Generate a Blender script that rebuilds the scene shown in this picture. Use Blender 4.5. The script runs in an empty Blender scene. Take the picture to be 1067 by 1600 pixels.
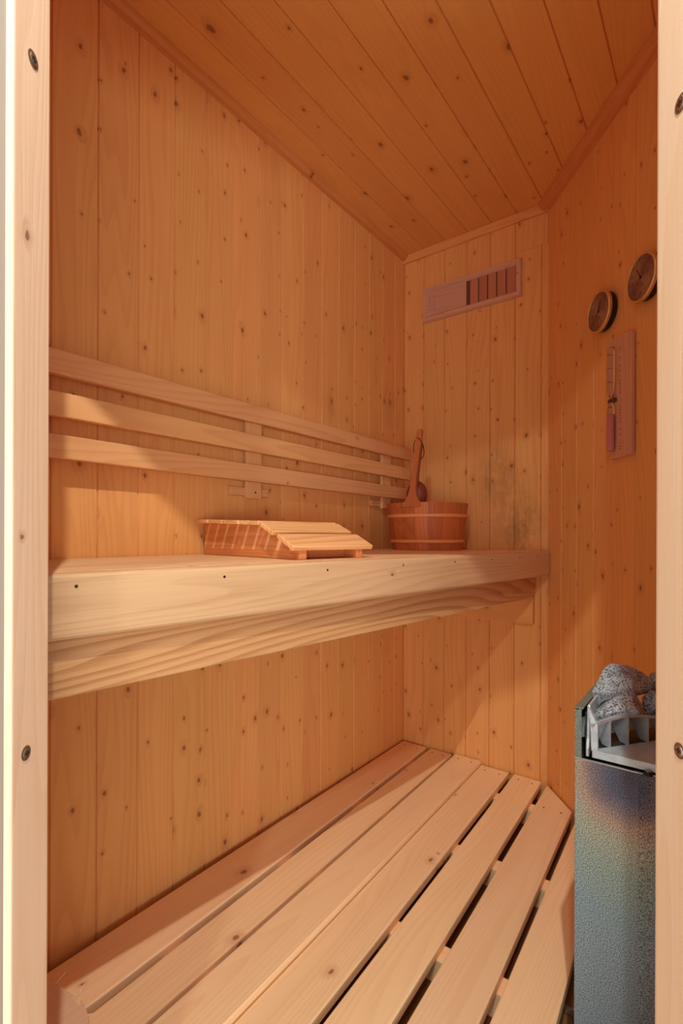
import bpy, bmesh, math, random
from mathutils import Vector, Matrix, noise
random.seed(7)
SC = bpy.context.scene
COL = SC.collection

# ---------------------------------------------------------------- camera, world, lights, exposure
TH = math.radians(37.184)                 # camera heading, turned from the room's left wall
CT, ST = math.cos(TH), math.sin(TH)
CAMP = Vector((1.0804, 0.0, 0.944))
CEIL = 2.13
cam_d = bpy.data.cameras.new('camera'); cam = bpy.data.objects.new('camera', cam_d); COL.objects.link(cam)
cam_d.sensor_fit = 'AUTO'; cam_d.sensor_width = 36.0; cam_d.lens = 785.0 / 1600.0 * 36.0
cam_d.shift_y = 38.0 / 1600.0; cam_d.clip_start = 0.01
cam.location = CAMP
cam.matrix_world = Matrix.Translation(CAMP) @ Matrix.Rotation(TH, 4, 'Z') @ Matrix.Rotation(math.radians(90), 4, 'X') @ Matrix.Rotation(0.003, 4, 'Z')
SC.camera = cam
SC.view_settings.view_transform = 'Standard'; SC.view_settings.look = 'None'
SC.view_settings.gamma = 1.0; SC.view_settings.use_curve_mapping = False
SC.view_settings.exposure = 0.0
SC.cycles.max_bounces = 16; SC.cycles.diffuse_bounces = 12

world = bpy.data.worlds.new('world'); SC.world = world; world.use_nodes = True
world.node_tree.nodes['Background'].inputs[0].default_value = (1.0, 0.97, 0.93, 1)
world.node_tree.nodes['Background'].inputs[1].default_value = 0.60

def door_pt(l, d, z):                     # l along the door wall, d in front of the camera spot
    return Vector((CAMP.x + l * CT - d * ST, l * ST + d * CT, z))

def lamp(name, typ, loc, energy, color, size):
    L = bpy.data.lights.new(name, typ); L.energy = energy; L.color = color
    if typ == 'AREA': L.shape = 'DISK'; L.size = size
    else: L.shadow_soft_size = size
    o = bpy.data.objects.new(name, L); COL.objects.link(o); o.location = loc
    return o
lamp('hall_overhead_light', 'POINT', door_pt(.03, -.15, 2.424), 80, (1.0, .95, .88), .014)
lamp('hall_overhead_light', 'POINT', door_pt(-.55, -1.35, 2.424), 50, (1.0, .95, .88), .05)  # second overhead light, added to lift the low left and angled walls
lamp('interior_fill_light', 'POINT', (0.70, 0.75, 1.99), 0.7, (1.0, .93, .84), .06)  # soft fill added inside the room; it has no fixture

hall = lamp('hall_fill_light', 'AREA', door_pt(.40, -3.0, 0.50), 78, (.97, .98, 1.0), 3.2)   # unseen low fill added behind the viewer to brighten the interior
hall.data.shape = 'RECTANGLE'; hall.data.size_y = .9
hall.rotation_euler = (math.radians(90), 0, TH)

# ---------------------------------------------------------------- materials
def new_mat(name):
    m = bpy.data.materials.new(name); m.use_nodes = True
    nt = m.node_tree; nt.nodes.clear()
    out = nt.nodes.new('ShaderNodeOutputMaterial'); b = nt.nodes.new('ShaderNodeBsdfPrincipled')
    nt.links.new(b.outputs[0], out.inputs[0])
    return m, nt, b
class G:
    def __init__(s, nt): s.nt = nt
    def put(s, sock, v):
        if isinstance(v, bpy.types.NodeSocket): s.nt.links.new(v, sock)
        else: sock.default_value = v
    def math(s, op, a, b=0.0, c=0.0, clamp=False):
        n = s.nt.nodes.new('ShaderNodeMath'); n.operation = op; n.use_clamp = clamp
        for i, v in enumerate((a, b, c)): s.put(n.inputs[i], v)
        return n.outputs[0]
    def comb(s, x, y, z):
        n = s.nt.nodes.new('ShaderNodeCombineXYZ')
        for i, v in enumerate((x, y, z)): s.put(n.inputs[i], v)
        return n.outputs[0]
    def noise(s, v, scale, detail=2.0, rough=.5, dist=0.0):
        n = s.nt.nodes.new('ShaderNodeTexNoise'); s.put(n.inputs['Vector'], v)
        n.inputs['Scale'].default_value = scale; n.inputs['Detail'].default_value = detail
        n.inputs['Roughness'].default_value = rough; n.inputs['Distortion'].default_value = dist
        return n.outputs[0]
    def smooth(s, v, a, b, lo=0.0, hi=1.0):
        n = s.nt.nodes.new('ShaderNodeMapRange'); n.interpolation_type = 'SMOOTHSTEP'
        s.put(n.inputs[0], v)
        for i, q in enumerate((a, b, lo, hi)): s.put(n.inputs[i + 1], q)
        return n.outputs[0]
    def mix(s, f, a, b, typ='MIX'):
        n = s.nt.nodes.new('ShaderNodeMix'); n.data_type = 'RGBA'; n.blend_type = typ
        s.put(n.inputs[0], f); s.put(n.inputs[6], a); s.put(n.inputs[7], b)
        return n.outputs[2]
def srgb(r, g, b):
    f = lambda c: (c / 255.0) / 12.92 if c / 255.0 <= .04045 else ((c / 255.0 + .055) / 1.055) ** 2.4
    return (f(r), f(g), f(b), 1)

CACHE = {}
def wood(name, grain='Z', base=(233, 180, 124), dark=(196, 128, 72), boards=None, knots=.45, cell=.085, ksize=1.0,
         ring=.5, rough=.5, vary=.10, stains=None, stripes=None, fine=.35):
    """pine: grain along one object axis; boards=(axis, width, offset) gives every board its own figure"""
    key = (name, grain)
    if key in CACHE: return CACHE[key]
    m, nt, bs = new_mat(name + '_grain_' + grain.lower()); g = G(nt)
    tc = nt.nodes.new('ShaderNodeTexCoord'); sp = nt.nodes.new('ShaderNodeSeparateXYZ'); nt.links.new(tc.outputs['Object'], sp.inputs[0])
    ax = {'X': sp.outputs[0], 'Y': sp.outputs[1], 'Z': sp.outputs[2]}
    gr = ax[grain]; oth = [ax[a] for a in 'XYZ' if a != grain]; u, w = oth
    if boards:
        bid = g.math('FLOOR', g.math('DIVIDE', g.math('SUBTRACT', ax[boards[0]], boards[2]), boards[1]))
        wn = nt.nodes.new('ShaderNodeTexWhiteNoise'); wn.noise_dimensions = '1D'; g.put(wn.inputs['W'], g.math('ADD', bid, float(sum(ord(c) for c in name) % 37) + .37))
        rnd = wn.outputs[0]
        u = ax[boards[0]]; w = [a for a in oth if a is not u][0] if len([a for a in oth if a is not u]) else oth[1]
    else:
        oi = nt.nodes.new('ShaderNodeObjectInfo'); rnd = oi.outputs['Random']
    off = g.math('MULTIPLY', rnd, 37.0)
    uw = g.math('ADD', u, w)
    # knots
    kv0 = g.comb(g.math('ADD', g.math('DIVIDE', uw, cell), off), g.math('ADD', g.math('DIVIDE', g.math('MULTIPLY', gr, .7), cell), g.math('MULTIPLY', off, 1.7)), 0.0)
    kn = nt.nodes.new('ShaderNodeTexNoise'); g.put(kn.inputs['Vector'], kv0); kn.inputs['Scale'].default_value = 5.0
    va = nt.nodes.new('ShaderNodeVectorMath'); va.operation = 'MULTIPLY_ADD'; g.put(va.inputs[0], kn.outputs['Color']); va.inputs[1].default_value = (.11, .11, 0); g.put(va.inputs[2], kv0); kv = va.outputs[0]
    vo = nt.nodes.new('ShaderNodeTexVoronoi'); vo.voronoi_dimensions = '2D'; g.put(vo.inputs['Vector'], kv); vo.inputs['Scale'].default_value = 1.0
    cs = nt.nodes.new('ShaderNodeSeparateColor'); nt.links.new(vo.outputs['Color'], cs.inputs[0])
    keep = g.math('LESS_THAN', cs.outputs[0], knots)
    rad = g.math('MULTIPLY', g.math('ADD', .028, g.math('MULTIPLY', g.math('POWER', cs.outputs[1], 2.0), .060)), ksize)
    rel = g.math('DIVIDE', vo.outputs['Distance'], rad)
    core = g.math('MULTIPLY', g.smooth(rel, .65, 1.25, 1.0, 0.0), keep)
    halo = g.math('MULTIPLY', g.smooth(rel, .8, 4.2, 1.0, 0.0), keep)
    # growth rings: contours of a noise stretched along the grain and bent round the knots
    nv = g.comb(g.math('ADD', g.math('MULTIPLY', u, 9.0), off), g.math('MULTIPLY', w, 9.0), g.math('ADD', g.math('MULTIPLY', gr, .75), off))
    n1 = g.noise(nv, 1.0, 1.5, .4)
    ph = g.math('ADD', g.math('MULTIPLY', n1, 16.0), g.math('ADD', g.math('MULTIPLY', halo, 1.1), g.math('MULTIPLY', uw, 60.0)))
    rg = g.math('FRACT', ph)
    rg = g.math('MULTIPLY', g.smooth(rg, .25, .92), g.smooth(rg, .93, 1.0, 1.0, 0.0))
    fv = g.comb(g.math('MULTIPLY', u, 420.0), g.math('MULTIPLY', w, 420.0), g.math('ADD', g.math('MULTIPLY', gr, 7.0), off))
    n2 = g.noise(fv, 1.0, 2.0, .6)
    bv = g.comb(g.math('MULTIPLY', u, 18.0), g.math('MULTIPLY', w, 18.0), g.math('ADD', g.math('MULTIPLY', gr, 2.0), off))
    n3 = g.noise(bv, 1.0, 3.0, .55)
    f = g.math('ADD', g.math('MULTIPLY', rg, ring), g.math('MULTIPLY', g.math('SUBTRACT', n2, .5), fine))
    f = g.math('ADD', f, g.math('MULTIPLY', g.math('SUBTRACT', n3, .45), .9), clamp=True)
    col = g.mix(f, srgb(*base), srgb(*dark))
    hs = nt.nodes.new('ShaderNodeHueSaturation')
    g.put(hs.inputs['Value'], g.math('ADD', 1.0 - vary * .5, g.math('MULTIPLY', rnd, vary)))
    g.put(hs.inputs['Hue'], g.math('ADD', .4965, g.math('MULTIPLY', g.math('FRACT', g.math('MULTIPLY', rnd, 7.3)), .007)))
    g.put(hs.inputs['Color'], col)
    col = hs.outputs[0]
    col = g.mix(g.math('MULTIPLY', halo, .28), col, srgb(176, 104, 54))
    col = g.mix(g.math('MULTIPLY', core, .70), col, srgb(118, 64, 36))
    if stripes:                           # pale slanted bands across the wood
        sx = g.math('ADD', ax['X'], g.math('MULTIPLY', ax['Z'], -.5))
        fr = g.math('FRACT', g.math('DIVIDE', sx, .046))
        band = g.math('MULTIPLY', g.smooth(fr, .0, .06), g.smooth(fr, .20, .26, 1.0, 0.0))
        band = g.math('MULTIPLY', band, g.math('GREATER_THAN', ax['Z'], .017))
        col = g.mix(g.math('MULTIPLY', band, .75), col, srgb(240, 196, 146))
    for (sx_, sz_, r_, k_) in (stains or ()):   # mould and water stains
        dx = g.math('SUBTRACT', u, sx_); dz = g.math('SUBTRACT', gr, sz_)
        dd = g.math('SQRT', g.math('ADD', g.math('POWER', g.math('MULTIPLY', dx, 1.5), 2.0), g.math('POWER', dz, 2.0)))
        sn = g.noise(g.comb(g.math('MULTIPLY', u, 1.6), w, gr), 9.0, 6.0, .75)
        sm = g.math('MULTIPLY', g.smooth(dd, r_ * .05, r_, 1.0, 0.0), g.smooth(sn, .30, .75))
        col = g.mix(g.math('MULTIPLY', sm, k_), col, srgb(104, 84, 44))
    nt.links.new(col, bs.inputs['Base Color'])
    bs.inputs['Roughness'].default_value = rough
    bs.inputs['Specular IOR Level'].default_value = .3
    bp = nt.nodes.new('ShaderNodeBump'); bp.inputs['Strength'].default_value = .25; bp.inputs['Distance'].default_value = .0006
    g.put(bp.inputs['Height'], g.math('ADD', n2, g.math('MULTIPLY', rg, -.6))); nt.links.new(bp.outputs[0], bs.inputs['Normal'])
    CACHE[key] = m
    return m
def plain(name, rgb, rough=.5, metal=0.0, bump=None, speck=None):
    if name in CACHE: return CACHE[name]
    m, nt, bs = new_mat(name); g = G(nt)
    bs.inputs['Roughness'].default_value = rough; bs.inputs['Metallic'].default_value = metal
    bs.inputs['Base Color'].default_value = srgb(*rgb)
    tc = nt.nodes.new('ShaderNodeTexCoord')
    if speck:
        n = g.noise(tc.outputs['Object'], speck[0], 3.0, .7)
        nt.links.new(g.mix(g.smooth(n, .35, .65), srgb(*rgb), srgb(*speck[1])), bs.inputs['Base Color'])
    if bump:
        n = g.noise(tc.outputs['Object'], bump[0], 3.0, .6)
        bp = nt.nodes.new('ShaderNodeBump'); bp.inputs['Strength'].default_value = bump[1]; bp.inputs['Distance'].default_value = .001
        nt.links.new(n, bp.inputs['Height']); nt.links.new(bp.outputs[0], bs.inputs['Normal'])
    CACHE[name] = m
    return m

WALLC = dict(base=(234, 175, 106), dark=(210, 144, 80), ring=.27, fine=.25, vary=.07, knots=.55, cell=.07, ksize=.9)
PINE = dict(base=(238, 200, 150), dark=(214, 164, 110))
PALE = dict(base=(250, 222, 188), dark=(234, 192, 148))
def pine(gr): return wood('pine', gr, knots=.13, ring=.45, **PINE)
def slatwood(gr): return wood('slat_pine', gr, base=(231, 178, 120), dark=(208, 148, 94), knots=.04, ring=.4)
def pale(gr): return wood('pale_pine', gr, knots=.10, ring=.30, **PALE)
def deck(gr): return wood('deck_pine', gr, base=(250, 215, 166), dark=(230, 182, 130), knots=.10, ring=.22, fine=.3, cell=.1, ksize=.8)
REDWOOD = lambda gr: wood('red_cedar', gr, base=(198, 112, 58), dark=(160, 78, 38), knots=0.0, ring=.4, vary=.25)
PINK = lambda gr: wood('pinkish_aspen', gr, base=(212, 166, 138), dark=(190, 138, 112), knots=0.0, ring=.25)
STEEL = plain('screw_steel', (190, 186, 178), .3, 1.0)
DARKM = plain('dark_nail', (60, 40, 28), .5, .4)
ALU = plain('cast_aluminium', (200, 214, 218), .42, .35, bump=(300, .15), speck=(60, (182, 196, 200)))
BLACK = plain('black_plastic', (24, 20, 18), .45)
BRASS = plain('brass', (226, 196, 138), .3, .75)
CORD = plain('leather_cord', (48, 22, 14), .7)

# ---------------------------------------------------------------- object helpers
def obj(name, bm, mat, parent=None, loc=(0, 0, 0), rz=0.0, smooth=False):
    bmesh.ops.recalc_face_normals(bm, faces=bm.faces)
    me = bpy.data.meshes.new(name); bm.to_mesh(me); bm.free()
    if smooth:
        for p in me.polygons: p.use_smooth = True
    me.materials.append(mat)
    o = bpy.data.objects.new(name, me); COL.objects.link(o)
    o.location = loc; o.rotation_euler = (0, 0, rz)
    if parent: o.parent = parent
    return o
def thing(name, label, cat, loc=(0, 0, 0), rz=0.0, group=None):
    o = bpy.data.objects.new(name, None); COL.objects.link(o); o.empty_display_size = .05
    o.location = loc; o.rotation_euler = (0, 0, rz); return tag(o, label, cat, group)
def tag(o, label, cat, group=None):
    o['label'] = label; o['category'] = cat
    if group: o['group'] = group
    return o
def struct(o, label=None):
    o['kind'] = 'structure'
    if label: o['label'] = label
    return o
def bevel(bm, r, seg=2, ang=None):
    if r > 0:
        es = [e for e in bm.edges if len(e.link_faces) == 2 and (ang is None or e.calc_face_angle(0) > ang)]
        bmesh.ops.bevel(bm, geom=es, offset=r, segments=seg, profile=.6, affect='EDGES')
    return bm
def add_box(bm, x0, x1, y0, y1, z0, z1):
    vs = [bm.verts.new(p) for p in ((x0, y0, z0), (x1, y0, z0), (x1, y1, z0), (x0, y1, z0), (x0, y0, z1), (x1, y0, z1), (x1, y1, z1), (x0, y1, z1))]
    for f in ((0, 1, 2, 3), (4, 5, 6, 7), (0, 1, 5, 4), (1, 2, 6, 5), (2, 3, 7, 6), (3, 0, 4, 7)): bm.faces.new([vs[i] for i in f])
    return bm
def box(x0, x1, y0, y1, z0, z1, r=0.0, seg=2): return bevel(add_box(bmesh.new(), x0, x1, y0, y1, z0, z1), r, seg)
def add_prism(bm, pts, a0, a1, axis='Z'):
    """polygon extruded along an axis; pts are the two other coordinates in order"""
    def P(p, a):
        if axis == 'Z': return (p[0], p[1], a)
        if axis == 'Y': return (p[0], a, p[1])
        return (a, p[0], p[1])
    A = [bm.verts.new(P(p, a0)) for p in pts]; B = [bm.verts.new(P(p, a1)) for p in pts]
    bm.faces.new(A); bm.faces.new(B)
    n = len(pts)
    for i in range(n): bm.faces.new((A[i], A[(i + 1) % n], B[(i + 1) % n], B[i]))
    return bm
def prism(pts, a0, a1, axis='Z', r=0.0, seg=2): return bevel(add_prism(bmesh.new(), pts, a0, a1, axis), r, seg)
def add_cyl(bm, c, r, d, axis='Z', r2=None, n=24):
    r2 = r if r2 is None else r2
    A, B = [], []
    for i in range(n):
        a = 2 * math.pi * i / n; s, t = math.cos(a), math.sin(a)
        for L, rr, k in ((A, r, 0), (B, r2, d)):
            v = {'Z': (s * rr, t * rr, k), 'Y': (s * rr, k, t * rr), 'X': (k, s * rr, t * rr)}[axis]
            L.append(bm.verts.new((c[0] + v[0], c[1] + v[1], c[2] + v[2])))
    bm.faces.new(A); bm.faces.new(B)
    for i in range(n): bm.faces.new((A[i], A[(i + 1) % n], B[(i + 1) % n], B[i]))
    return bm
def lathe(prof, n=48, axis='Z'):
    bm = bmesh.new(); rings = []
    for (r, z) in prof:
        if r < 1e-6: rings.append([bm.verts.new((0, 0, z) if axis == 'Z' else (0, z, 0))]); continue
        rings.append([bm.verts.new((r * math.cos(2 * math.pi * i / n), r * math.sin(2 * math.pi * i / n), z) if axis == 'Z' else
                                   (r * math.cos(2 * math.pi * i / n), z, r * math.sin(2 * math.pi * i / n))) for i in range(n)])
    for A, B in zip(rings, rings[1:]):
        for i in range(n):
            j = (i + 1) % n
            if len(A) == 1 and len(B) == 1: continue
            if len(A) == 1: bm.faces.new((A[0], B[i], B[j]))
            elif len(B) == 1: bm.faces.new((A[i], A[j], B[0]))
            else: bm.faces.new((A[i], A[j], B[j], B[i]))
    return bm
def tube(pts, r, n=8):
    bm = bmesh.new(); pts = [Vector(p) for p in pts]; rings = []
    for i, p in enumerate(pts):
        t = (pts[min(i + 1, len(pts) - 1)] - pts[max(i - 1, 0)]).normalized()
        a = t.cross(Vector((0.3, .9, .2))).normalized(); b = t.cross(a)
        rr = r[i] if isinstance(r, (list, tuple)) else r
        rings.append([bm.verts.new(p + (a * math.cos(2 * math.pi * k / n) + b * math.sin(2 * math.pi * k / n)) * rr) for k in range(n)])
    for A, B in zip(rings, rings[1:]):
        for k in range(n): bm.faces.new((A[k], A[(k + 1) % n], B[(k + 1) % n], B[k]))
    bm.faces.new(rings[0]); bm.faces.new(rings[-1]); return bm

# ---------------------------------------------------------------- the room shell
GW, GD = .0022, .0050                     # half width and depth of the grooves between panel boards
def panel_profile(length, width, off):
    pr = [(0.0, .006), (.0025, .0045), (.004, 0.0)]; x = off
    while x < .006: x += width
    while x < length - GW:
        pr += [(x - GW, 0.0), (x, GD), (x + GW, 0.0)]; x += width
    return pr + [(length, 0.0), (length, .03), (0.0, .03)]
def panelled_wall(name, mat, loc, rz, length, width, off, z0=0.0, z1=CEIL):
    return struct(obj(name, prism(panel_profile(length, width, off), z0, z1), mat, None, loc, rz))
AW = math.atan2(-.768, .641)              # heading of the angled wall
P2 = (.585, 1.859)
wl = panelled_wall('wall_left', wood('wall_pine', 'Z', boards=('X', .0953, .1845 - .0953), stains=[(1.47, 1.39, .12, .35), (1.87, 1.46, .14, .3)], **WALLC),
                   (0, -.113, 0), math.pi / 2, 2.01, .0953, .1845 - .0953)
wb = panelled_wall('wall_back', wood('back_wall_pine', 'Z', boards=('X', .0938, 0.0), stains=[(.388, 1.19, .17, .55), (.50, .97, .18, .7), (.44, 1.06, .24, .35)], **WALLC),
                   (0, 1.859, 0), 0, .625, .0938, 0.0)
wa = panelled_wall('wall_angled', wood('angled_wall_pine', 'Z', boards=('X', .0975, .006), **WALLC), (P2[0], P2[1], 0), AW, 1.30, .0975, .006)

# ceiling, boards running away from the door
bm = prism([(x, CEIL + y) for x, y in panel_profile(1.55, .0953, .0)], -.2, 1.90, 'Y')
for p, n in ((door_pt(0, .505, 0), Vector((ST, -CT, 0))),):
    bmesh.ops.bisect_plane(bm, geom=bm.verts[:] + bm.edges[:] + bm.faces[:], plane_co=p, plane_no=n, clear_outer=True)
cl = struct(obj('ceiling', bm, wood('ceiling_pine', 'Y', boards=('X', .0953, 0.0), base=(230, 173, 100), dark=(210, 148, 80), knots=.5, ring=.2, vary=.07, fine=.25)))
# floor
m, nt, bs = new_mat('floor_vinyl'); g = G(nt); tc = nt.nodes.new('ShaderNodeTexCoord')
nt.links.new(g.mix(g.noise(tc.outputs['Object'], 30, 4, .6), srgb(150, 104, 62), srgb(118, 78, 44)), bs.inputs['Base Color']); bs.inputs['Roughness'].default_value = .6
struct(obj('floor', prism([(-.05, -.12), (1.9, 1.357), (1.9, 1.9), (-.05, 1.9)], -.03, 0.0), m))
struct(obj('floor', prism([(-3.0, -3.0), (3.5, -3.0), (3.5, 2.571), (-.051, -.122), (-3.0, -2.36)], -.03, 0.0), plain('hall_floor', (214, 206, 196), .5)), 'pale floor of the hall outside the sauna')

# door wall: posts, header and wall pieces, in a frame of its own
DL = (CAMP.x, 0, 0)
def dobj(name, bm, mat, parent=None): return obj(name, bm, mat, parent, DL if parent is None else (0, 0, 0), TH if parent is None else 0.0)
HZ = 1.785
dw = wood('door_wall_pine', 'Z', boards=('X', .095, .0), **WALLC)
struct(dobj('wall_front_left', box(-.955, -.374, .512, .560, 0, CEIL), dw))
struct(dobj('wall_front_right', box(.374, .80, .480, .528, 0, CEIL), dw))
struct(dobj('wall_front_above_door', box(-.374, .374, .490, .540, HZ + .045, CEIL), dw))
pl_ = struct(dobj('trim_1', box(-.3362, -.327, .4985, .5625, 0, HZ + .045, .0035, 3), wood('post_pine', 'Z', knots=.16, ring=.22, cell=.09, ksize=.55, **PALE)), 'pale pine door post on the left')
pr_ = struct(dobj('trim_2', box(.327, .374, .465, .5255, 0, HZ + .045, .006, 3), wood('post_pine', 'Z')), 'pale pine door post on the right')
struct(dobj('trim_3', box(-.327, .327, .475, .555, HZ, HZ + .045, .004), wood('post_pine', 'X', knots=.16, ring=.22, cell=.09, ksize=.55, **PALE)), 'pale pine door header')
struct(dobj('trim_4', box(-.327, .327, .475, .555, 0, .05, .004), wood('post_pine', 'X')), 'pale pine door sill')
# outer casing strip left of the post
struct(dobj('trim_5', box(-.46, -.3372, .5015, .5115, 0, CEIL, .001), plain('painted_casing', (150, 134, 118), .5)), 'painted casing strip outside the door')
def post_screw(parent, x, side, d, z, r, steel=True):
    bm = add_cyl(bmesh.new(), (x, d, z), r, side * .0006, 'X', n=24)
    o = obj('screw_recess', bm, plain('recess_wood', (118, 88, 60), .7), parent)
    bm = add_cyl(bmesh.new(), (x + side * .0004, d, z), r * .72, side * .0011, 'X', r * .62, n=20)
    s = obj('screw', bm, STEEL if steel else plain('dull_screw', (112, 96, 76), .6, .2), parent)
    bm = add_box(bmesh.new(), x + side * .0012, x + side * .0019, d - .0008, d + .0008, z - r * .42, z + r * .42)
    add_box(bm, x + side * .0012, x + side * .00185, d - r * .42, d + r * .42, z - .0008, z + .0008)
    obj('screw_slot', bm, DARKM, s)
post_screw(pl_, -.327, 1, .5300, 1.446, .0085, False); post_screw(pl_, -.327, 1, .5214, .718, .0075, False)
post_screw(pr_, .327, -1, .4857, 1.364, .0085); post_screw(pr_, .327, -1, .4848, .738, .0075)

# ceiling trims
def cove(name, length, r, mat, loc, rz):
    pts = [(-.0, CEIL), (-r, CEIL)] + [(-r + r * .55 * (1 - math.cos(a)) , CEIL - r * math.sin(a) * .9) for a in [math.pi / 2 * k / 5 for k in range(1, 6)]] + [(0.0, CEIL - r)]
    return struct(obj(name, prism(pts, 0, length, 'X'), mat, None, loc, rz))
TR = wood('trim_pine', 'X', base=(216, 148, 84), dark=(192, 120, 62), knots=.05, ring=.3)
cove('trim_6', 1.975, .022, TR, (0, -.113, 0), math.pi / 2)
struct(obj('trim_7', prism([(-.009, CEIL - .034), (-.009, CEIL - .001), (0, CEIL - .001), (0, CEIL - .034)], .0, .590, 'X', .001), wood('wall_trim_pine', 'X', base=(238, 174, 104), dark=(216, 148, 84), knots=.15, cell=.06), None, (0, 1.859, 0), 0))
cove('trim_8', 1.22, .034, TR, (P2[0], P2[1], 0), AW)
# patched board joints on the back wall
struct(obj('trim_9', box(.478, .586, -.003, 0.002, 1.985, CEIL - .036, .001), wood('back_wall_patch', 'Z', **WALLC), None, (0, 1.859, 0), 0))

# ---------------------------------------------------------------- duckboards on the floor
def door_y(x): return -.113 + .7586 * x + .035
def edge(a, b):                            # a, b = (x, y) points of a board edge; x as a function of y
    return lambda y: a[0] + (b[0] - a[0]) * (y - a[1]) / (b[1] - a[1])
def duck(parent, eL, eR, zt, far, holes=True, name='board'):
    xl, xr = eL(.3), eR(.3)
    nl, nr = door_y(xl), door_y(xr)
    pts = [(eL(nl), nl), (eR(nr), nr)] + far
    o = obj(name, prism(pts, zt - .022, zt, r=.003, seg=3), deck('Y'), parent)
    for yy in ((1.80,) if holes else ()):
        for k in (.25, .75):
            y2 = min(p[1] for p in far) - .03 if len(far) > 2 else far[0][1] - .035
            x = eL(y2) + (eR(y2) - eL(y2)) * k
            obj('nail', add_cyl(bmesh.new(), (x, y2, zt - .0002), .0030, .0006, n=12), DARKM, o)
    return o
A = thing('duckboard', 'narrow three-board wooden duckboard along the left wall under the bench', 'duckboard', group='duckboards')
for eL, eR, zt, fy in ((edge((.024, .44), (.010, 1.84)), edge((.158, .455), (.119, 1.84)), .084, 1.846),
                       (edge((.176, .46), (.136, 1.84)), edge((.269, .505), (.228, 1.84)), .083, 1.851),
                       (edge((.284, .50), (.243, 1.84)), edge((.388, .50), (.347, 1.84)), .088, 1.853)):
    duck(A, eL, eR, zt, [(eR(fy), fy), (eL(fy), fy)])
B = thing('duckboard', 'wide four-board wooden duckboard in the middle of the floor', 'duckboard', group='duckboards')
e4 = (edge((.391, .5), (.350, 1.85)), edge((.504, .5), (.455, 1.844)))
e5 = (edge((.521, .5), (.474, 1.85)), edge((.621, .5), (.570, 1.854)))
e6 = (edge((.644, .5), (.592, 1.85)), edge((.750, .5), (.702, 1.707)))
e7 = (edge((.764, .5), (.722, 1.65)), edge((.868, .5), (.815, 1.60)))
def wall_y(x): return 1.859 - .768 * (x - .585) / .641 - .010
duck(B, *e4, .075, [(e4[1](1.850), 1.850), (e4[0](1.850), 1.850)])
duck(B, *e5, .075, [(e5[1](1.852), 1.852), (e5[0](1.852), 1.852)])
duck(B, *e6, .075, [(.702, wall_y(.702)), (.600, wall_y(.600)), (.592, wall_y(.595))])
duck(B, *e7, .075, [(.815, wall_y(.815)), (.722, wall_y(.722))])
for y in (.633, .988, 1.343, 1.700):
    obj('batten', prism([(.014, 0), (.36, 0), (.36, .0655), (.27, .0655), (.25, .0605), (.17, .0605), (.15, .0615), (.014, .0615)], y - .0225, y + .0225, 'Y', .0015), deck('X'), A)
    x1 = .83 if y < 1.5 else .685
    obj('batten', box(.365, x1, y - .0225, y + .0225, 0, .0528, .002), deck('X'), B)

# ---------------------------------------------------------------- upper bench
bench = thing('sauna_bench', 'thick pine bench with a deep front board running along the left wall', 'bench')
def fx(y): return .412 + (.600 - .412) * (y - .279) / (1.835 - .279)
BT = .896
FT = .030
xs = [.004, .115, .228]
def bench_y(x): return -.113 + .7586 * x + .004
for i in range(3):
    a = xs[i]; b = xs[i + 1] - .003 if i < 2 else None
    if b is not None: pts = [(a, bench_y(a)), (b, bench_y(b)), (b, 1.852), (a, 1.852)]
    else:
        mid = lambda y: (a + fx(y) - FT) / 2 + .012
        y0 = bench_y(.30); pts = [(a, bench_y(a)), (mid(y0), y0), (mid(1.852), 1.852), (a, 1.852)]
    obj('bench_board', prism(pts, BT - .028, BT, r=.0025), pine('Y'), bench)
y0, y1 = bench_y(.30), bench_y(.38)
obj('bench_board', prism([(mid(y0) + .003, y0), (fx(y1) - FT - .001, y1), (fx(1.852) - FT - .001, 1.852), (mid(1.852) + .003, 1.852)], BT - .028, BT, r=.0025), pine('Y'), bench)
L0 = bench_y(.40)
# front board and the beam under it are built along their own length
def along(name, p0, p1, yb0, yb1, z0, z1, mat, r, seg=3, cut=None):
    v = Vector((p1[0] - p0[0], p1[1] - p0[1])); L = v.length; ang = math.atan2(v.y, v.x)
    bm = box(0, L, yb0, yb1, z0, z1, r, seg) if cut is None else prism(cut(L), yb0, yb1, 'Y', r, seg)
    return obj(name, bm, mat, bench, (p0[0], p0[1], 0), ang)
along('front_board', (fx(L0), L0), (.6005, 1.838), 0.0, FT, .8095, BT - .0005, wood('front_board_pine', 'X', base=(219, 178, 134), dark=(188, 140, 96), knots=.03, ring=.3, fine=.8), .009, 4)
def bx_(y): return .395 + (.553 - .395) * (y - .285) / (1.83 - .285)
L1 = bench_y(.36)
def beam_cut(L): return [(0, .732), (L - .045, .732)] + [(L - .045 + .045 * math.sin(a), .732 + .045 * (1 - math.cos(a))) for a in [math.pi / 2 * k / 6 for k in range(1, 7)]] + [(L, .8090), (0, .8090)]
along('support_beam', (bx_(L1), L1), (.5535, 1.835), 0.0, .040, 0, 0, wood('beam_pine', 'X', base=(212, 162, 110), dark=(168, 114, 66), knots=.02, ring=.6, fine=.9), .003, 2, beam_cut)
obj('support_cleat', box(.10, .543, 1.835, 1.8588, .632, .731, .002), wood('wall_cleat_pine', 'X', **WALLC), bench)
obj('support_ledge', box(.0005, .030, .0, 1.84, .800, BT - .0285, .002), slatwood('Y'), bench)
for k, s in enumerate((.11, .33, .56, .80, 1.02, 1.22, 1.40, 1.53)):
    y = .2 + s * 1.0
    obj('nail', add_cyl(bmesh.new(), (0, 0, 0), .0022, .0012, 'X', n=10), DARKM, bench, (fx(y) - .0006, y, .8785), -.12)

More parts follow.
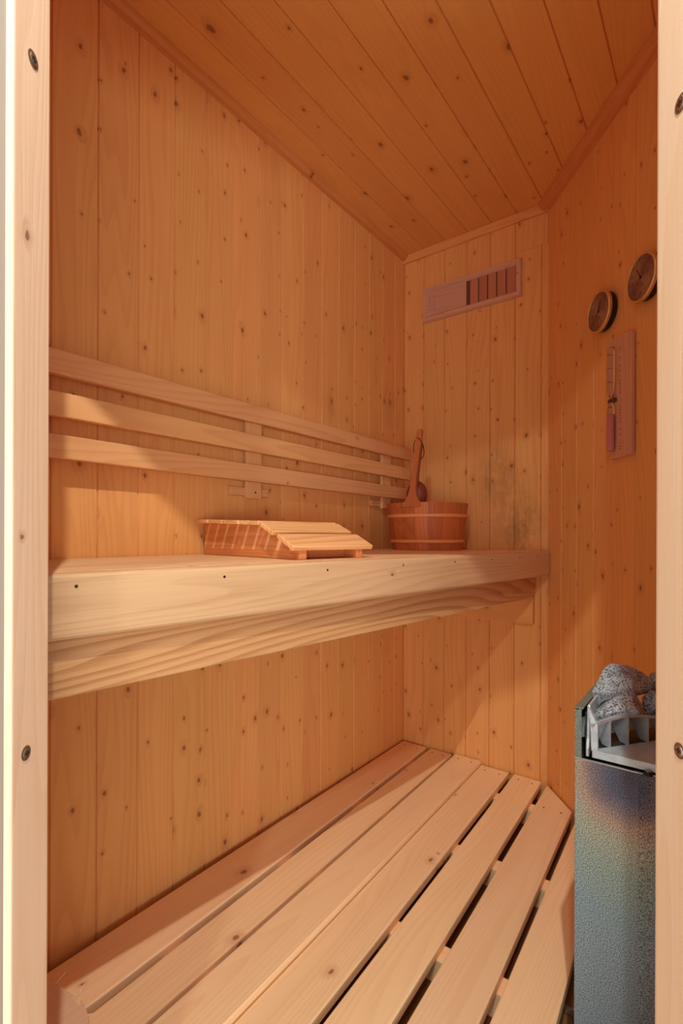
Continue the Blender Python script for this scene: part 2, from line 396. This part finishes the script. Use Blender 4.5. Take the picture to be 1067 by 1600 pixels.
# ---------------------------------------------------------------- backrest
br = thing('backrest', 'slatted wooden backrest of three long rails fixed to the left wall', 'backrest', (0, 0, 0))
for z0, z1, ye in ((1.2595, 1.3085, 1.843), (1.1775, 1.2260, 1.838), (1.0950, 1.1425, 1.834)):
    obj('rail', box(.028, .046, -.045, ye, z0, z1, .003, 3), slatwood('Y'), br)
for (u0, u1, b0, b1, zb) in ((.953, 1.008, .905, 1.048, 1.049), (1.650, 1.712, 1.596, 1.745, 1.053), (.20, .255, .15, .30, 1.05)):
    up = obj('upright', box(.0155, .0278, u0, u1, zb, 1.300, .002), slatwood('Z'), br)
    obj('nail', add_cyl(bmesh.new(), (.0276, (u0 + u1) / 2 + .004, zb + .018), .0028, .0006, 'X', n=12), DARKM, up)
    obj('wall_block', box(.0003, .0152, b0, b1, zb + .008, zb + .031, .0025), slatwood('Y'), br)

# ---------------------------------------------------------------- headrest on the bench
hr = thing('headrest', 'slatted pine headrest with a sloping front lying on the bench against the wall', 'headrest', (.405, .752, BT + .0005), math.radians(-10))
prof = [(-.398, 0), (0, 0), (.0, .020), (-.118, .0700), (-.398, .0800)]
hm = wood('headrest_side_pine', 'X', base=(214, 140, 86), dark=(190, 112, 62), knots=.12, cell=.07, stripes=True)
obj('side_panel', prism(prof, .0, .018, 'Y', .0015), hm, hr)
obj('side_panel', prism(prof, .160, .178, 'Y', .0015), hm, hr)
def sl(x0, z0, x1, z1, t=.010):
    v = Vector((x1 - x0, z1 - z0)).normalized(); n = Vector((-v.y, v.x))
    if n.y < 0: n = -n
    return prism([(x0, z0), (x1, z1), (x1 + n.x * t, z1 + n.y * t), (x0 + n.x * t, z0 + n.y * t)], -.022, .205, 'Y', .0025, 3)
hp = wood('headrest_slat_pine', 'Y', base=(238, 184, 124), dark=(206, 146, 90), knots=.35, cell=.07, ring=.6)
for x0, z0, x1, z1 in ((-.400, .0805, -.345, .0785), (-.338, .0783, -.275, .0760), (-.268, .0758, -.200, .0735), (-.193, .0733, -.118, .0705),
                       (-.113, .0690, -.066, .0485), (-.050, .0440, .004, .0180)):
    obj('slat', sl(x0, z0, x1, z1), hp, hr)
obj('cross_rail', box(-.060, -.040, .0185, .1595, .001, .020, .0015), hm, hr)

# ---------------------------------------------------------------- bucket and ladle
bk = thing('sauna_bucket', 'red-brown staved wooden bucket with one tall handle stave, in the bench corner', 'bucket', (.207, 1.674, BT + .0005))
NST = 18; H = .166; RB, RT = .126, .149
for i in range(NST):
    a0 = 2 * math.pi * i / NST + math.radians(-120); a1 = a0 + 2 * math.pi / NST * .985
    bm = bmesh.new(); rows = []
    for z, r in ((0, RB), (H * .5, (RB + RT) / 2), (H, RT)):
        rows.append([bm.verts.new((rr * math.cos(a), rr * math.sin(a), z)) for rr, a in
                     [(r, a0 + (a1 - a0) * k / 3) for k in range(4)] + [(r - .011, a0 + (a1 - a0) * k / 3) for k in (3, 2, 1, 0)]])
    bm.faces.new(rows[0]); bm.faces.new(rows[-1])
    for R0, R1 in zip(rows, rows[1:]):
        for k in range(8): bm.faces.new((R0[k], R0[(k + 1) % 8], R1[(k + 1) % 8], R1[k]))
    obj('stave', bm, REDWOOD('Z'), bk)
obj('bucket_bottom', add_cyl(bmesh.new(), (0, 0, .006), RB - .011, .008, n=48), REDWOOD('X'), bk)
HOOP = wood('hoop_wood', 'X', base=(224, 150, 92), dark=(200, 122, 70), knots=0.0, ring=.1)
for z in (.030, .120):
    r = RB + (RT - RB) * z / H
    obj('hoop', lathe([(r, z - .006), (r + .004, z - .005), (r + .0052, z), (r + .004, z + .006), (r + .0008, z + .007), (r, z - .006)], 64), HOOP, bk, smooth=True)
# the long stave: flared foot at the rim, narrowing to a slim grip
hd = bmesh.new()
ang = math.radians(-83)
ux = Vector((-math.sin(ang), math.cos(ang), 0)); un = Vector((math.cos(ang), math.sin(ang), 0))
def hpt(w, z, lean, out): return un * (RT * .985 + out) + ux * (w + lean) + Vector((0, 0, z))
outl = [(.031, .150, 0), (.031, .164, 0), (.023, .174, .001), (.0155, .19, .002), (.0105, .215, .004), (.0085, .255, .008), (.0085, .30, .013), (.0095, .34, .018), (.0105, .375, .022), (.0100, .405, .025)]
F, K = [], []
left = [(-w, z, l) for w, z, l in outl]; right = [(w, z, l) for w, z, l in reversed(outl)]
top = [(-.007, .416, .0265), (.007, .416, .0265)]
ring_ = left + top + right
for w, z, l in ring_:
    s = .003 + (z - .16) * -.02
    F.append(hd.verts.new(hpt(w, z, l, s))); K.append(hd.verts.new(hpt(w, z, l, s - .012)))
hd.faces.new(F); hd.faces.new(K)
for i in range(len(F)):
    j = (i + 1) % len(F); hd.faces.new((F[i], F[j], K[j], K[i]))
bevel(hd, .0025, 2, math.radians(40))
hs_ = obj('handle_stave', hd, REDWOOD('Z'), bk)
# ladle hanging by its cord behind the handle stave
lp = un * (RT * .985 - .030) + ux * .0
ld = thing('ladle', 'dark red-brown ladle hanging by a dark cord behind the bucket handle stave', 'ladle', (.207 + lp.x, 1.674 + lp.y, BT + .0005))
DK = wood('dark_ladle_wood', 'Z', base=(150, 84, 46), dark=(112, 58, 32), knots=0.0, ring=.3)
hq = [Vector((0, 0, z)) + ux * w for z, w in ((.225, .006), (.27, .011), (.32, .017), (.36, .021), (.372, .022))]
obj('ladle_handle', tube(hq, [.0065, .0055, .006, .0075, .005], 12), DK, ld, smooth=True)
bm = lathe([(0, 0), (.016, .002), (.029, .009), (.036, .022), (.037, .030), (.034, .030), (.032, .022), (.024, .011), (.013, .006), (0, .004)], 32)
bmesh.ops.scale(bm, vec=(1.3, 1, 1), verts=bm.verts)
bmesh.ops.rotate(bm, cent=(0, 0, 0), matrix=Matrix.Rotation(math.radians(80), 3, 'Y'), verts=bm.verts)
bmesh.ops.rotate(bm, cent=(0, 0, 0), matrix=Matrix.Rotation(math.radians(110), 3, 'Z'), verts=bm.verts)
obj('ladle_bowl', bm, plain('dark_red_wood', (128, 58, 38), .55, bump=(40, .2)), ld, (0, .004, .193), smooth=True)
cp = []
for k in range(33):
    a = 2 * math.pi * k / 32
    p = ux * (.019 + math.sin(a) * .0185) + un * (.016 + math.sin(a * 2) * .004 + math.cos(a) * .012) + Vector((0, 0, .352 - math.cos(a) * -.034))
    cp.append(p)
obj('cord_loop', tube(cp, .0015, 6), CORD, ld, smooth=True)

# ---------------------------------------------------------------- vent in the back wall
vt = thing('sliding_vent', 'pinkish wooden sliding vent with upright slats high on the back wall', 'vent', (.295, 1.859, 1.892))
vw, vh = .402, .140
fr_ = bmesh.new(); D = -.016
o_ = [(-vw / 2, -vh / 2), (vw / 2, -vh / 2), (vw / 2, vh / 2), (-vw / 2, vh / 2)]
def vring(ins, y): return [fr_.verts.new((p[0] - math.copysign(ins, p[0]), y, p[1] - math.copysign(ins, p[1]))) for p in o_]
R = [vring(0, 0), vring(0, D * .45), vring(.004, D), vring(.017, D), vring(.023, D * .5), vring(.023, 0)]
for A_, B_ in zip(R, R[1:]):
    for i in range(4): fr_.faces.new((A_[i], A_[(i + 1) % 4], B_[(i + 1) % 4], B_[i]))
obj('frame', fr_, PINK('X'), vt)
obj('backing', box(-.178, .178, -.0035, -.0002, -.047, .047), plain('vent_back', (110, 70, 50), .8), vt)
sp_ = obj('slider', box(-.178, -.012, -.0095, -.0040, -.047, .047, .001), PINK('X'), vt)
bm = bmesh.new()
for a in ((-.170, -.168, -.026, .030), (-.150, -.148, -.026, .030)): add_box(bm, a[0], a[1], -.0120, -.0096, a[2], a[3])
for a in ((-.168, -.150, -.026, -.024), (-.168, -.150, .028, .030)): add_box(bm, a[0], a[1], -.0120, -.0096, a[2], a[3])
obj('finger_grip', bm, PINK('Z'), sp_)
for k in range(5):
    x = .004 + k * .0355
    obj('slat', box(x, x + .031, -.0085, -.0036, -.047, .047, .0012), wood('vent_slat_wood', 'Z', base=(190, 124, 96), dark=(166, 100, 76), knots=0, ring=.2), vt)
obj('nail', add_cyl(bmesh.new(), (.188, -.0155, .012), .002, -.001, 'Y', n=10), DARKM, vt)

# ---------------------------------------------------------------- gauges and sand timer on the angled wall
def on_angled(s, z): return (P2[0] + .641 * s, P2[1] - .768 * s, z)
def dial_mat():
    m, nt, bs = new_mat('dial_face'); g = G(nt)
    tc = nt.nodes.new('ShaderNodeTexCoord'); sp = nt.nodes.new('ShaderNodeSeparateXYZ'); nt.links.new(tc.outputs['Object'], sp.inputs[0])
    a = g.math('ARCTAN2', sp.outputs[2], sp.outputs[0])
    f = g.math('ADD', g.math('MULTIPLY', g.math('SINE', g.math('MULTIPLY', a, 2.0)), .5), .5)
    n = g.noise(tc.outputs['Object'], 90, 4, .7)
    col = g.mix(f, srgb(164, 126, 104), srgb(126, 92, 76)); col = g.mix(g.smooth(n, .45, .8), col, srgb(70, 46, 38))
    nt.links.new(col, bs.inputs['Base Color']); bs.inputs['Roughness'].default_value = .45; bs.inputs['Metallic'].default_value = .25
    return m
DIAL = dial_mat()
def gauge(label, s, z, rot, kind):
    t = thing('wall_gauge', label, 'gauge', on_angled(s, z), AW, 'round wall gauges')
    obj('case', lathe([(0, 0), (.050, 0), (.053, -.004), (.053, -.018), (.050, -.020), (0, -.020)], 48, 'Y'), BLACK, t, smooth=False)
    obj('brass_rim', lathe([(.0535, -.0175), (.0565, -.019), (.0570, -.026), (.0550, -.0285), (.0525, -.0285), (.0515, -.0270), (.0515, -.018), (.0535, -.0175)], 56, 'Y'), BRASS, t, smooth=True)
    f = obj('dial', lathe([(0, -.0205), (.0514, -.0205), (.0514, -.0262), (.0, -.0262)], 48, 'Y'), DIAL, t)
    bm = bmesh.new(); add_cyl(bm, (0, -.0262, 0), .0032, -.0020, 'Y', n=14)
    obj('centre_pin', bm, BLACK, f)
    bm = prism([(-.0012, .0), (.0012, .0), (.0004, .030), (-.0004, .030)], -.0275, -.0270, 'Y')
    bmesh.ops.rotate(bm, cent=(0, 0, 0), matrix=Matrix.Rotation(rot, 3, 'Y'), verts=bm.verts)
    obj('needle', bm, BLACK, f)
gauge('round brass-rimmed gauge on the angled wall, fully in view and farther from the door post', .367, 1.577, .35, 0)
gauge('round brass-rimmed gauge on the angled wall, edge hidden by the right door post', .553, 1.578, -.5, 1)

tm = thing('sand_timer', 'tall narrow wooden sand timer with a glass tube of pink sand on the angled wall', 'sand timer', on_angled(.448, 1.156), AW)
TW = .0485
pp = [(-TW, 0), (TW, 0), (TW, .317), (.030, .322), (-.015, .322), (-.020, .317), (-TW, .324)]
obj('back_board', prism(pp, -.0015, -.014, 'Y', .003, 3), wood('timer_wood', 'Z', base=(212, 162, 132), dark=(184, 130, 104), knots=0, ring=.3), tm)
m, nt, bs = new_mat('tube_glass'); bs.inputs['Base Color'].default_value = (.95, .93, .9, 1); bs.inputs['Roughness'].default_value = .08
bs.inputs['Transmission Weight'].default_value = 1.0; bs.inputs['IOR'].default_value = 1.3; GL = m
def glass_tube():
    bm = lathe([(0, .018), (.010, .020), (.012, .028), (.012, .128), (.008, .146), (.0026, .156), (.008, .166), (.012, .184), (.012, .290), (.010, .298), (0, .300)], 20)
    bmesh.ops.scale(bm, vec=(1, .75, 1), verts=bm.verts); bmesh.ops.translate(bm, vec=(-.024, -.0235, 0), verts=bm.verts); return bm
obj('glass_tube', glass_tube(), GL, tm, smooth=True)
bm = lathe([(0, .0205), (.0090, .022), (.0110, .029), (.0110, .114), (.007, .118), (0, .120)], 20)
bmesh.ops.scale(bm, vec=(1, .75, 1), verts=bm.verts); bmesh.ops.translate(bm, vec=(-.024, -.0235, 0), verts=bm.verts)
obj('pink_sand', bm, plain('pink_sand', (240, 156, 160), .8, bump=(900, .4)), tm, smooth=True)
bm = bmesh.new(); add_box(bm, -.038, -.010, -.0145, -.024, .151, .161)
obj('tube_clip', bevel(bm, .001), plain('brown_clip', (92, 60, 46), .6), tm)
INK = plain('scale_ink', (52, 30, 24), .7)
def mark(x0, x1, z, h): obj('scale_mark', add_box(bmesh.new(), x0, x1, -.0143, -.0139, z, z + h), INK, tm)
for k in range(15): mark(-TW + .0035, -TW + (.0105 if k % 2 == 0 else .0075), .030 + k * .018, .0016)
for z in (.020, .027, .036, .058, .072, .092, .100, .108, .116, .124, .132, .170, .178, .186, .194, .202, .228, .240, .262, .284, .290): mark(.0015, .0042, z, .0030)

# ---------------------------------------------------------------- sauna heater with stones
HX, HY_, HZT = .883, .911, .574
ht = thing('sauna_heater', 'grey speckled steel sauna heater column beside the right door post', 'heater', (HX, HY_, 0))
m, nt, bs = new_mat('heat_tinted_steel'); g = G(nt); tc = nt.nodes.new('ShaderNodeTexCoord')
sp = nt.nodes.new('ShaderNodeSeparateXYZ'); nt.links.new(tc.outputs['Object'], sp.inputs[0])
n = nt.nodes.new('ShaderNodeTexNoise'); nt.links.new(tc.outputs['Object'], n.inputs['Vector']); n.inputs['Scale'].default_value = 620; n.inputs['Detail'].default_value = 3.0
big = g.noise(tc.outputs['Object'], 14, 2, .5)
dx = g.math('DIVIDE', g.math('SUBTRACT', g.math('MAXIMUM', sp.outputs[0], -9.0), .078), .060)
dz = g.math('DIVIDE', g.math('SUBTRACT', sp.outputs[2], .565), .078)
dd = g.math('ADD', g.math('SQRT', g.math('ADD', g.math('POWER', dx, 2.0), g.math('POWER', dz, 2.0))), g.math('MULTIPLY', g.math('SUBTRACT', big, .5), .5))
rp = nt.nodes.new('ShaderNodeValToRGB'); nt.links.new(g.math('DIVIDE', dd, 4.0), rp.inputs[0])
els = rp.color_ramp.elements
els[0].position = 0.0; els[0].color = srgb(72, 72, 84)
els[1].position = 1.0; els[1].color = srgb(132, 156, 168)
for p, c in ((.12, (86, 92, 112)), (.20, (122, 112, 118)), (.27, (168, 146, 130)), (.37, (160, 166, 150)), (.54, (140, 162, 156)), (.75, (130, 158, 168))):
    e = els.new(p); e.color = srgb(*c)
dk = g.mix(g.smooth(n.outputs[0], .35, .66), (.38, .38, .38, 1), (1.75, 1.75, 1.75, 1))
nt.links.new(g.mix(1.0, rp.outputs[0], dk, 'MULTIPLY'), bs.inputs['Base Color'])
bs.inputs['Metallic'].default_value = .35; bs.inputs['Roughness'].default_value = .45
HS = m
# footprint of the body, relative to the front left corner
fp = [(0, 0), (.092, 0), (.122, .0045), (.150, .020), (.185, .055), (.205, .110), (.205, .240), (.200, .290), (0, .290)]
def ringwall(bm, pts, t, z0, z1, closed=True):
    c = Vector((.1, .15)); inn = [(p[0] + (c.x - p[0]) * t / (c - Vector(p)).length, p[1] + (c.y - p[1]) * t / (c - Vector(p)).length) for p in pts]
    n = len(pts); V = [[bm.verts.new((p[0], p[1], z)) for p in P] for P, z in ((pts, z0), (pts, z1), (inn, z1), (inn, z0))]
    for a in range(4):
        A_, B_ = V[a], V[(a + 1) % 4]
        for i in range(n if closed else n - 1): bm.faces.new((A_[i], A_[(i + 1) % n], B_[(i + 1) % n], B_[i]))
    return bm
obj('casing', bevel(ringwall(bmesh.new(), fp, .003, .02, HZT), .0008, 1), HS, ht)
obj('top_rim', bevel(ringwall(bmesh.new(), [(p[0] - (.0006 if p[0] == 0 else 0), p[1] - (.0006 if p[1] < .01 else 0)) for p in fp], .004, HZT - .001, HZT + .001), 0), plain('bare_steel_edge', (176, 178, 174), .35, .8), ht)
# raised side panel with a folded front flange
sm = plain('grey_green_steel', (146, 160, 146), .5, .3, speck=(420, (96, 108, 100)))
obj('side_panel', prism([(0, HZT), (0, .652), (.006, .657), (.290, .657), (.290, HZT)], 0, .0025, 'X'), sm, ht)
obj('front_flange', prism([(0.0, HZT), (.0, .652), (.0105, .658), (.0105, HZT)], -.0002, .0018, 'Y', .0005), sm, ht)
obj('top_flange', box(0.0, .013, 0.0, .275, .6565, .659, .0008), sm, ht)
obj('inner_wall', box(.014, .016, .012, .28, .50, .650), plain('inner_steel', (70, 72, 74), .5, .5, speck=(60, (40, 42, 46))), ht)
obj('heater_bottom', prism([(p[0] * .96 + .003, p[1] * .96 + .005) for p in fp], .028, .034, 'Z'), plain('inner_steel', (70, 72, 74)), ht)
obj('foot', box(.02, .18, .03, .26, .0005, .0275, .003), BLACK, ht)
obj('foot', box(-.055, -.012, .150, .215, .0005, .018, .003), STEEL, ht)
obj('stone_shelf', box(.018, .190, .02, .27, .586, .590), plain('inner_steel', (70, 72, 74)), ht)
el_ = plain('heating_element', (150, 84, 66), .5, .4)
for k in range(3):
    x = .05 + k * .045
    obj('heating_element', tube([(x, .055, .34), (x, .06, .55), (x + .004, .075, .572), (x + .012, .09, .55), (x + .012, .095, .34)], .004, 10), el_, ht, smooth=True)
# cast aluminium stone guard
gd = Vector((.593, .805))
bm = bmesh.new()
add_prism(bm, [(.0255, .0035), (.200, .0035), (.200, .075), (.1500, .150), (.135, .155), (.0255, .0065)], .5785, .5915)      # tray floor and front lip
guard = obj('stone_guard', bevel(bm, .0015), ALU, ht)
bm = bmesh.new()
add_prism(bm, [(.004, .5785), (.004, .592), (.012, .606), (.012, .652), (.018, .661), (.120, .661), (.120, .5785)], .0165, .0205, 'X')
obj('guard_side', bevel(bm, .001), ALU, guard)
# upright corner column, leaning back a little
bm = bmesh.new()
A_ = [bm.verts.new(p) for p in ((.0245, .003, .590), (.0345, .0035, .590), (.0345, .012, .590), (.0245, .012, .590))]
B_ = [bm.verts.new(p) for p in ((.0165, .010, .661), (.0215, .012, .655), (.0215, .020, .655), (.0165, .018, .661))]
M_ = [bm.verts.new(p) for p in ((.0225, .005, .630), (.0340, .0065, .632), (.0340, .015, .632), (.0225, .014, .630))]
for P_, Q_ in ((A_, M_), (M_, B_)):
    for i in range(4): bm.faces.new((P_[i], P_[(i + 1) % 4], Q_[(i + 1) % 4], Q_[i]))
bm.faces.new(A_); bm.faces.new(B_)
obj('guard_column', bevel(bm, .0012), ALU, guard)
gorg = Vector((.027, .002))
def gp(t, off=0.0): # along the grill, off = inward
    nrm = Vector((.805, -.593))  # towards the front right of the grill; inward is the opposite
    p = gorg + gd * t - nrm * off; return p
def arc(t): return .6345 + .0085 * math.sin(math.pi * min(1, max(0, t / .135)))
bm = bmesh.new(); prev = None; NA = 16; TL = .20
for i in range(NA + 1):
    t = TL * i / NA; z = arc(t) if t < .135 else .6345 - (t - .135) * .2
    q = [(gp(t, 0), z), (gp(t, .004), z), (gp(t, .004), z - .0045), (gp(t, 0), z - .0045)]
    cur = [bm.verts.new((p.x, p.y, zz)) for p, zz in q]
    if prev:
        for k in range(4): bm.faces.new((prev[k], prev[(k + 1) % 4], cur[(k + 1) % 4], cur[k]))
    else: bm.faces.new(cur)
    prev = cur
bm.faces.new(prev)
obj('guard_arch', bm, ALU, guard)
for t in (.036, .074, .117, .160):
    bm = bmesh.new(); z = (arc(t) if t < .135 else .630) - .002
    # a fin: deep at the foot, running back to the stone side
    for s in (-.0014, .0014):
        a, b = gp(t + s, 0), gp(t + s, 0)
    P_ = []
    for s in (-.0014, .0014):
        P_.append([bm.verts.new((gp(t + s, o).x, gp(t + s, o).y, zz)) for o, zz in ((0, z), (0, .5915), (.016, .5915), (.032, .612), (.032, .622))])
    bm.faces.new(P_[0]); bm.faces.new(P_[1])
    for i in range(5): bm.faces.new((P_[0][i], P_[0][(i + 1) % 5], P_[1][(i + 1) % 5], P_[1][i]))
    obj('guard_fin', bm, ALU, guard)
bm = bmesh.new()
P_ = [[bm.verts.new((gp(t, o).x, gp(t, o).y, z)) for t, z in ((.0, .600), (TL, .600), (TL, .634), (.12, .637), (.07, .640), (.03, .637), (.0, .632))] for o in (.033, .035)]
bm.faces.new(P_[0]); bm.faces.new(P_[1])
for i in range(7): bm.faces.new((P_[0][i], P_[0][(i + 1) % 7], P_[1][(i + 1) % 7], P_[1][i]))
obj('guard_back', bm, ALU, guard)
sc_ = obj('screw', lathe([(0, .0055), (.004, .005), (.0068, .002), (.0072, 0), (0, 0)], 20), BLACK, ht, (.106, -.002, HZT + .0015))
bm = bmesh.new(); add_box(bm, -.0035, .0035, -.0006, .0006, .0052, .0060); add_box(bm, -.0006, .0006, -.0035, .0035, .0052, .0060)
obj('screw_slot', bm, STEEL, sc_)

def stone_mat():
    m, nt, bs = new_mat('speckled_granite'); g = G(nt); tc = nt.nodes.new('ShaderNodeTexCoord')
    a = g.noise(tc.outputs['Object'], 330, 3, .7); b = g.noise(tc.outputs['Object'], 28, 4, .6); c = g.noise(tc.outputs['Object'], 700, 1, .5)
    col = g.mix(g.smooth(b, .35, .65), srgb(132, 142, 146), srgb(178, 192, 200))
    col = g.mix(g.smooth(a, .50, .60), col, srgb(62, 58, 58)); col = g.mix(g.math('MULTIPLY', g.smooth(c, .6, .68), .7), col, srgb(228, 224, 216))
    nt.links.new(col, bs.inputs['Base Color']); bs.inputs['Roughness'].default_value = .85
    bp = nt.nodes.new('ShaderNodeBump'); bp.inputs['Strength'].default_value = .7; bp.inputs['Distance'].default_value = .0012
    g.put(bp.inputs['Height'], g.math('ADD', a, g.math('MULTIPLY', b, 2.0))); nt.links.new(bp.outputs[0], bs.inputs['Normal'])
    return m
STONE = stone_mat()
VD = Vector((-ST, CT, 0))
def stone(label, c, pts, th, seed):
    rnd = random.Random(seed); bm = bmesh.new(); pts = [Vector(p) * 1.06 for p in pts]
    for p in pts:
        p = Vector(p); bm.verts.new(p); 
    for k in range(2):
        p = Vector(pts[rnd.randrange(len(pts))]) * rnd.uniform(.15, .6); bm.verts.new(p - VD * th * rnd.uniform(.8, 1.1))
        p = Vector(pts[rnd.randrange(len(pts))]) * rnd.uniform(.4, .8); bm.verts.new(p + VD * th * rnd.uniform(.5, .9))
    r = bmesh.ops.convex_hull(bm, input=bm.verts)
    bmesh.ops.delete(bm, geom=list({v for v in r['geom_interior'] + r['geom_unused'] if isinstance(v, bmesh.types.BMVert)}), context='VERTS')
    bmesh.ops.triangulate(bm, faces=bm.faces)
    bmesh.ops.bevel(bm, geom=bm.edges[:], offset=.0007, segments=1, affect='EDGES')
    bmesh.ops.triangulate(bm, faces=bm.faces)
    bmesh.ops.subdivide_edges(bm, edges=[e for e in bm.edges if e.calc_length() > .006], cuts=3, use_grid_fill=True)
    bmesh.ops.triangulate(bm, faces=bm.faces)
    bm.normal_update()
    for v in bm.verts:
        q = v.co * 55 + Vector((seed * 3.1, 0, 0))
        v.co += v.normal * (noise.noise(q) * .0012 - abs(noise.noise(q * 2.1)) * .0018 + noise.noise(q * 6) * .0010)
    o = obj('sauna_stone', bm, STONE, None, c)
    tag(o, label, 'stone', 'stones on the sauna heater')
stone('largest grey speckled stone, on top of the heater pile', (.938, 1.025, .678),
      [(-.0425, -.0323, -.0119), (-.0261, -.0198, .0286), (-.0169, -.0128, .0378), (.0043, .0033, .0356), (.0246, .0186, .0241), (.031, .0235, .0161), (.0467, .0354, .0046), (.0431, .0327, -.0093), (.0247, .0187, -.0163), (-.0121, -.0092, -.022), (-.0305, -.0231, -.034), (-.0379, -.0287, -.0330)], .032, 3)
stone('pointed grey stone resting on the metal guard, under the largest stone', (.938, .985, .6455),
      [(-.0388, -.0294, -.017), (-.0167, -.0127, .0119), (.0142, .0107, .032), (.0204, .0154, .0276), (.0319, .0242, .0055), (.0319, .0242, -.0123), (-.0061, -.0046, -.0169), (-.0325, -.0247, -.0292)], .024, 5)
stone('small grey stone wedged at the left edge of the heater pile', (.9000, 1.010, .6450),
      [(-.0150, -.0113, -.0123), (-.0054, -.0038, .0171), (.0067, .005, .0224), (.0133, .0098, -.0022), (.0053, .004, -.0281), (-.009, -.0065, -.0278)], .020, 8)
stone('brownish stone beside the pointed stone, lower right of the pile', (.986, 1.045, .652),
      [(-.0187, -.0139, .0083), (-.0077, -.0058, .0211), (.0085, .0064, .0189), (.0205, .0152, -.0011), (.016, .0119, -.0258), (-.0178, -.0132, -.0215)], .026, 12)
stone('small dark stone at the upper right of the heater pile, half behind the post', (.990, 1.075, .683),
      [(-.0177, -.0134, .0051), (-.0067, -.0051, .0144), (.008, .0061, .0168), (.0173, .0131, -.0052), (.0081, .0062, -.0229), (-.0105, -.0074, -.0213)], .024, 15)

# ---------------------------------------------------------------- torn board end at the lower left
oc = thing('board_offcut', 'pale board offcut with a splintered sawn end, on the duckboard at lower left', 'offcut', (.10, .25, .0855))
pts = [(-.075, .115), (-.050, .150), (-.030, .158), (-.008, .168), (.012, .172), (.040, .176), (.062, .180), (.088, .182), (.101, .179), (.118, .176), (.132, .165), (.136, .140), (.137, .040), (.02, -.06)]
obj('board', prism(pts, 0.0, .0345, 'Z', .002), wood('offcut_pine', 'Y', base=(240, 204, 166), dark=(216, 170, 130), knots=.05, ring=.2), oc)
rnd = random.Random(4)
bm = bmesh.new()
for k in range(16):
    x = rnd.uniform(.045, .112); y = .178; z = rnd.uniform(.025, .035)
    d = Vector((rnd.uniform(-.8, .9), rnd.uniform(.3, 1.0), rnd.uniform(.1, 1.0))).normalized() * rnd.uniform(.006, .020); w = rnd.uniform(.0008, .003)
    a = [bm.verts.new((x - w, y - .004, z)), bm.verts.new((x + w, y - .004, z)), bm.verts.new((x + w, y - .004, z - .001)), bm.verts.new((x - w, y - .004, z - .001))]
    t1 = bm.verts.new(Vector((x, y, z)) + d); bm.faces.new(a)
    for i in range(4): bm.faces.new((a[i], a[(i + 1) % 4], t1))
for (x, y, dx_, dy_, dz_) in ((.004, .168, .016, .012, .022), (.066, .178, .010, .010, .026)):
    tb = tube([(x, y, .033), (x + dx_ * .5, y + dy_ * .3, .033 + dz_ * .4), (x + dx_, y + dy_, .033 + dz_)], [.0009, .0008, .0004], 5)
    for f in tb.faces:
        vs = [bm.verts.new(v.co) for v in f.verts]; bm.faces.new(vs)
obj('splinters', bm, plain('raw_splinter', (250, 222, 180), .7), oc)['kind'] = 'stuff'
